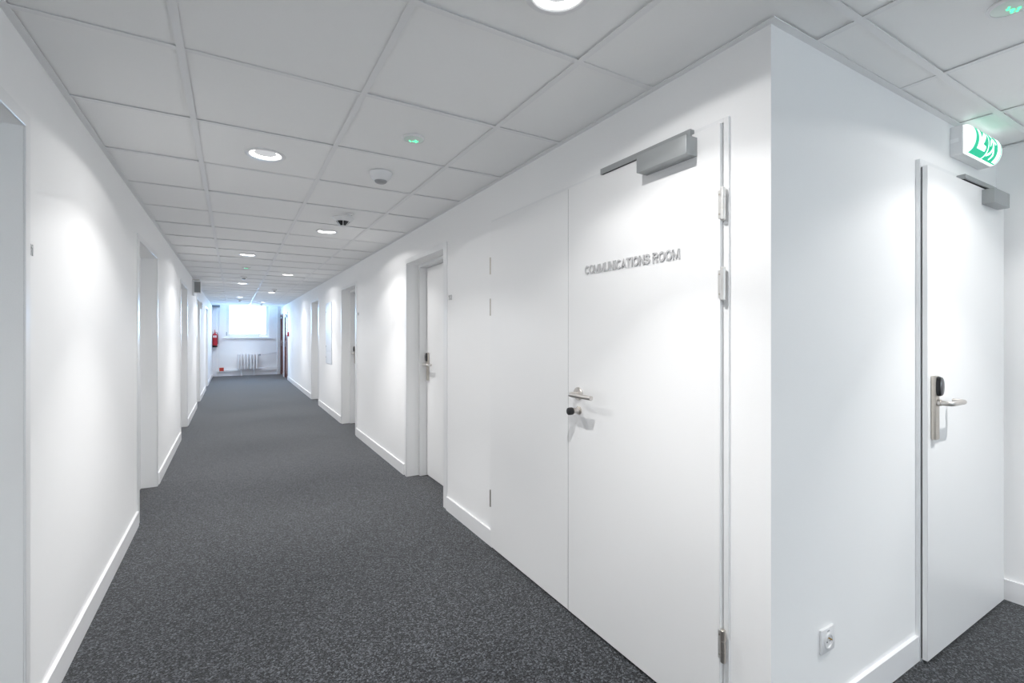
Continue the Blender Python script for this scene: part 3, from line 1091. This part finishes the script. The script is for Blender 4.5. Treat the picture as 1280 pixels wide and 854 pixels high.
# ------------------------------------------------------------------ far window
wn = empty('window_1', (0, YF, 0), 'bright white window at the far end of the corridor', 'window', kind='structure')
yw = 0.13
t = MB()
for p, q in (((WX0, yw, WZ0), (WX0 + 0.05, yw + 0.07, WZ1)), ((WX1 - 0.05, yw, WZ0), (WX1, yw + 0.07, WZ1)), ((WX0 + 0.05, yw, WZ0), (WX1 - 0.05, yw + 0.07, WZ0 + 0.05)), ((WX0 + 0.05, yw, WZ1 - 0.05), (WX1 - 0.05, yw + 0.07, WZ1))):
    t.box(p, q, 0.003)
t.build('window_frame', M['frame'], wn)
t = MB()
u0, u1, v0, v1 = WX0 + 0.04, WX1 - 0.04, WZ0 + 0.055, WZ1 - 0.04
for p, q in (((u0, yw - 0.02, v0), (u0 + 0.055, yw + 0.05, v1)), ((u1 - 0.055, yw - 0.02, v0), (u1, yw + 0.05, v1)), ((u0 + 0.055, yw - 0.02, v0), (u1 - 0.055, yw + 0.05, v0 + 0.055)), ((u0 + 0.055, yw - 0.02, v1 - 0.055), (u1 - 0.055, yw + 0.05, v1))):
    t.box(p, q, 0.004)
t.build('sash', M['frame'], wn)
box((u0 + 0.05, yw + 0.012, v0 + 0.05), (u1 - 0.05, yw + 0.018, v1 - 0.05)).build('pane', M['glass'], wn)
box((WX0 - 0.10, -0.06, WZ0 - 0.035), (WX1 + 0.12, yw, WZ0 - 0.001), 0.006, 2).build('window_sill', M['sill'], wn)
box((u0 - 0.055, yw - 0.045, v0 + 0.01), (u0 - 0.02, yw - 0.02, v0 + 0.13), 0.003).build('window_handle', M['duct'], wn)

# rear window behind the viewpoint, unseen and added to bring in daylight
wn = empty('added_window', (0, YR, 0), 'added unseen window behind the viewpoint', 'window', kind='structure')
t = MB()
for p, q in (((0.3, -0.2, 0.9), (0.36, -0.13, 2.15)), ((2.44, -0.2, 0.9), (2.5, -0.13, 2.15)), ((0.36, -0.2, 0.9), (2.44, -0.13, 0.96)), ((0.36, -0.2, 2.09), (2.44, -0.13, 2.15)), ((1.37, -0.2, 0.96), (1.43, -0.13, 2.09))):
    t.box(p, q, 0.003)
t.build('window_frame', M['frame'], wn)
for p, q in ((0.355, 1.375), (1.425, 2.445)):
    box((p, -0.168, 0.955), (q, -0.162, 2.095)).build('pane', M['glass'], wn)

# ------------------------------------------------------------------ far wall services
tag(box((XL, YF - 0.035, 0), (-0.465, YF, TOP), 0.003).build('trim_2', M['base']), 'white pipe boxing behind the fire extinguisher', 'trim', kind='structure')
tag(box((-0.405, YF - 0.016, 0), (-0.385, YF, TOP), 0.002).build('trim_3', M['base']), 'thin white cable strip left of the far window', 'trim', kind='structure')
tag(box((-0.462, YF - 0.045, 0.135), (1.28, YF, 0.205), 0.003).build('trim_4', M['base']), 'white cable trunking below the radiator', 'trim', kind='structure')
t = box((XL, YF - 0.22, 2.262), (-0.37, YF - 0.036, 2.33), 0.003)
tag(t.build('duct_cover', M['duct']), 'dark grey duct cover at the top left of the far wall', 'duct cover')

# radiator: seven cast sections
rd = empty('radiator', (0.105, YF - 0.12, 0.0), 'white seven-section radiator below the far window', 'radiator')
sw = 0.634 / 7
for q in range(7):
    t = MB()
    x = sw * (q + 0.5)
    for yy in (-0.045, 0.045):
        t.tube([(x, yy, 0.225), (x, yy, 0.70)], 0.029, 12, 0.034)
    for zz in (0.245, 0.685):
        t.box((x - 0.024, -0.068, zz - 0.034), (x + 0.024, 0.068, zz + 0.034), 0.014, 2)
        t.tube([(x - sw / 2, 0, zz), (x + sw / 2, 0, zz)], 0.019, 10)
    t.build('section', M['radiator'], rd)
for q in (1, 5):
    for yy in (-0.045, 0.045):
        MB().lathe([(0, 0), (0.018, 0), (0.012, 0.10), (0.012, 0.23), (0, 0.23)], (sw * (q + 0.5), yy, 0), n=8).build('foot', M['radiator'], rd)
MB().tube([(0.634, 0, 0.685), (0.70, 0, 0.685)], 0.024, 10).build('valve', M['duct'], rd)

hp = empty('heating_pipes', (0, YF, 0), 'white heating pipes joining the radiator to the corner risers', 'pipes')
for x in (1.325, 1.385):
    MB().tube([(x, -0.06, 0.0), (x, -0.06, TOP - 0.01)], 0.018, 10).build('riser_pipe', M['radiator'], hp)
MB().tube([(0.812, -0.12, 0.685), (0.95, -0.12, 0.69), (1.15, -0.08, 0.74), (1.325, -0.06, 0.76)], 0.013, 8).build('branch_pipe', M['radiator'], hp)
MB().tube([(0.745, -0.12, 0.245), (0.95, -0.12, 0.25), (1.385, -0.06, 0.235)], 0.013, 8).build('branch_pipe', M['radiator'], hp)

# fire extinguisher hung on the boxing
f = empty('fire_extinguisher', (-0.508, YF - 0.115, 0.955), 'red fire extinguisher hanging in the far left corner', 'fire extinguisher')
MB().lathe([(0, 0.055), (0.070, 0.055), (0.070, 0.37), (0.064, 0.41), (0.040, 0.438), (0.024, 0.446), (0.020, 0.470), (0, 0.470)], n=28).build('cylinder', M['red'], f)
tag(MB().lathe([(0, 0), (0.066, 0.0), (0.071, 0.008), (0.071, 0.058), (0, 0.058)], n=28).build('base_ring', M['black'], f), 'black base')
t = MB()
t.box((-0.014, -0.05, 0.470), (0.014, 0.02, 0.492), 0.003)
t.box((-0.010, -0.075, 0.500), (0.010, 0.02, 0.512), 0.003)
t.tube([(0, 0.01, 0.470), (0, 0.01, 0.56)], 0.008, 8)
t.build('valve_handle', M['red'], f)
t = MB()
for x0, x1 in ((-0.048, -0.006), (0.006, 0.048)):
    yy = -math.sqrt(0.071 ** 2 - 0.027 ** 2)
    t.box((x0, -0.0735, 0.31), (x1, yy, 0.38), 0.001)
tag(t.build('label', M['plastic'], f), 'white printed labels')
t = MB()
t.tube([(0.015, -0.03, 0.48), (0.06, -0.03, 0.47), (0.078, -0.02, 0.40), (0.078, -0.015, 0.10)], 0.008, 8)
t.build('hose', M['black'], f)
box((-0.02, 0.068, 0.20), (0.02, 0.080, 0.50), 0.002).build('bracket', M['steel'], f)

p = box((-0.56, YF - 0.037, 1.53), (-0.49, YF - 0.035, 1.69))
tag(p.build('notice_plate', M['sill']), 'pale small notice plate above the fire extinguisher', 'sign')
p = box((-0.39, YF - 0.049, 0.165), (-0.265, YF - 0.045, 0.280))
tag(p.build('red_sign', M['redplate']), 'small red sign low on the far wall left of the radiator', 'sign')

# roofs seen pale beyond the far window
for x0, x1, hgt, lb in ((-6.0, 4.0, 1.3, 'pale distant flat roof low in the far window'),):
    b = MB()
    b.box((x0, 95, -6), (x1, 103, hgt))
    b.box((x0 - 0.2, 94.8, hgt), (x1 + 0.2, 103.2, hgt + 0.25))
    tag(b.build('distant_building', M['far']), lb, 'building')
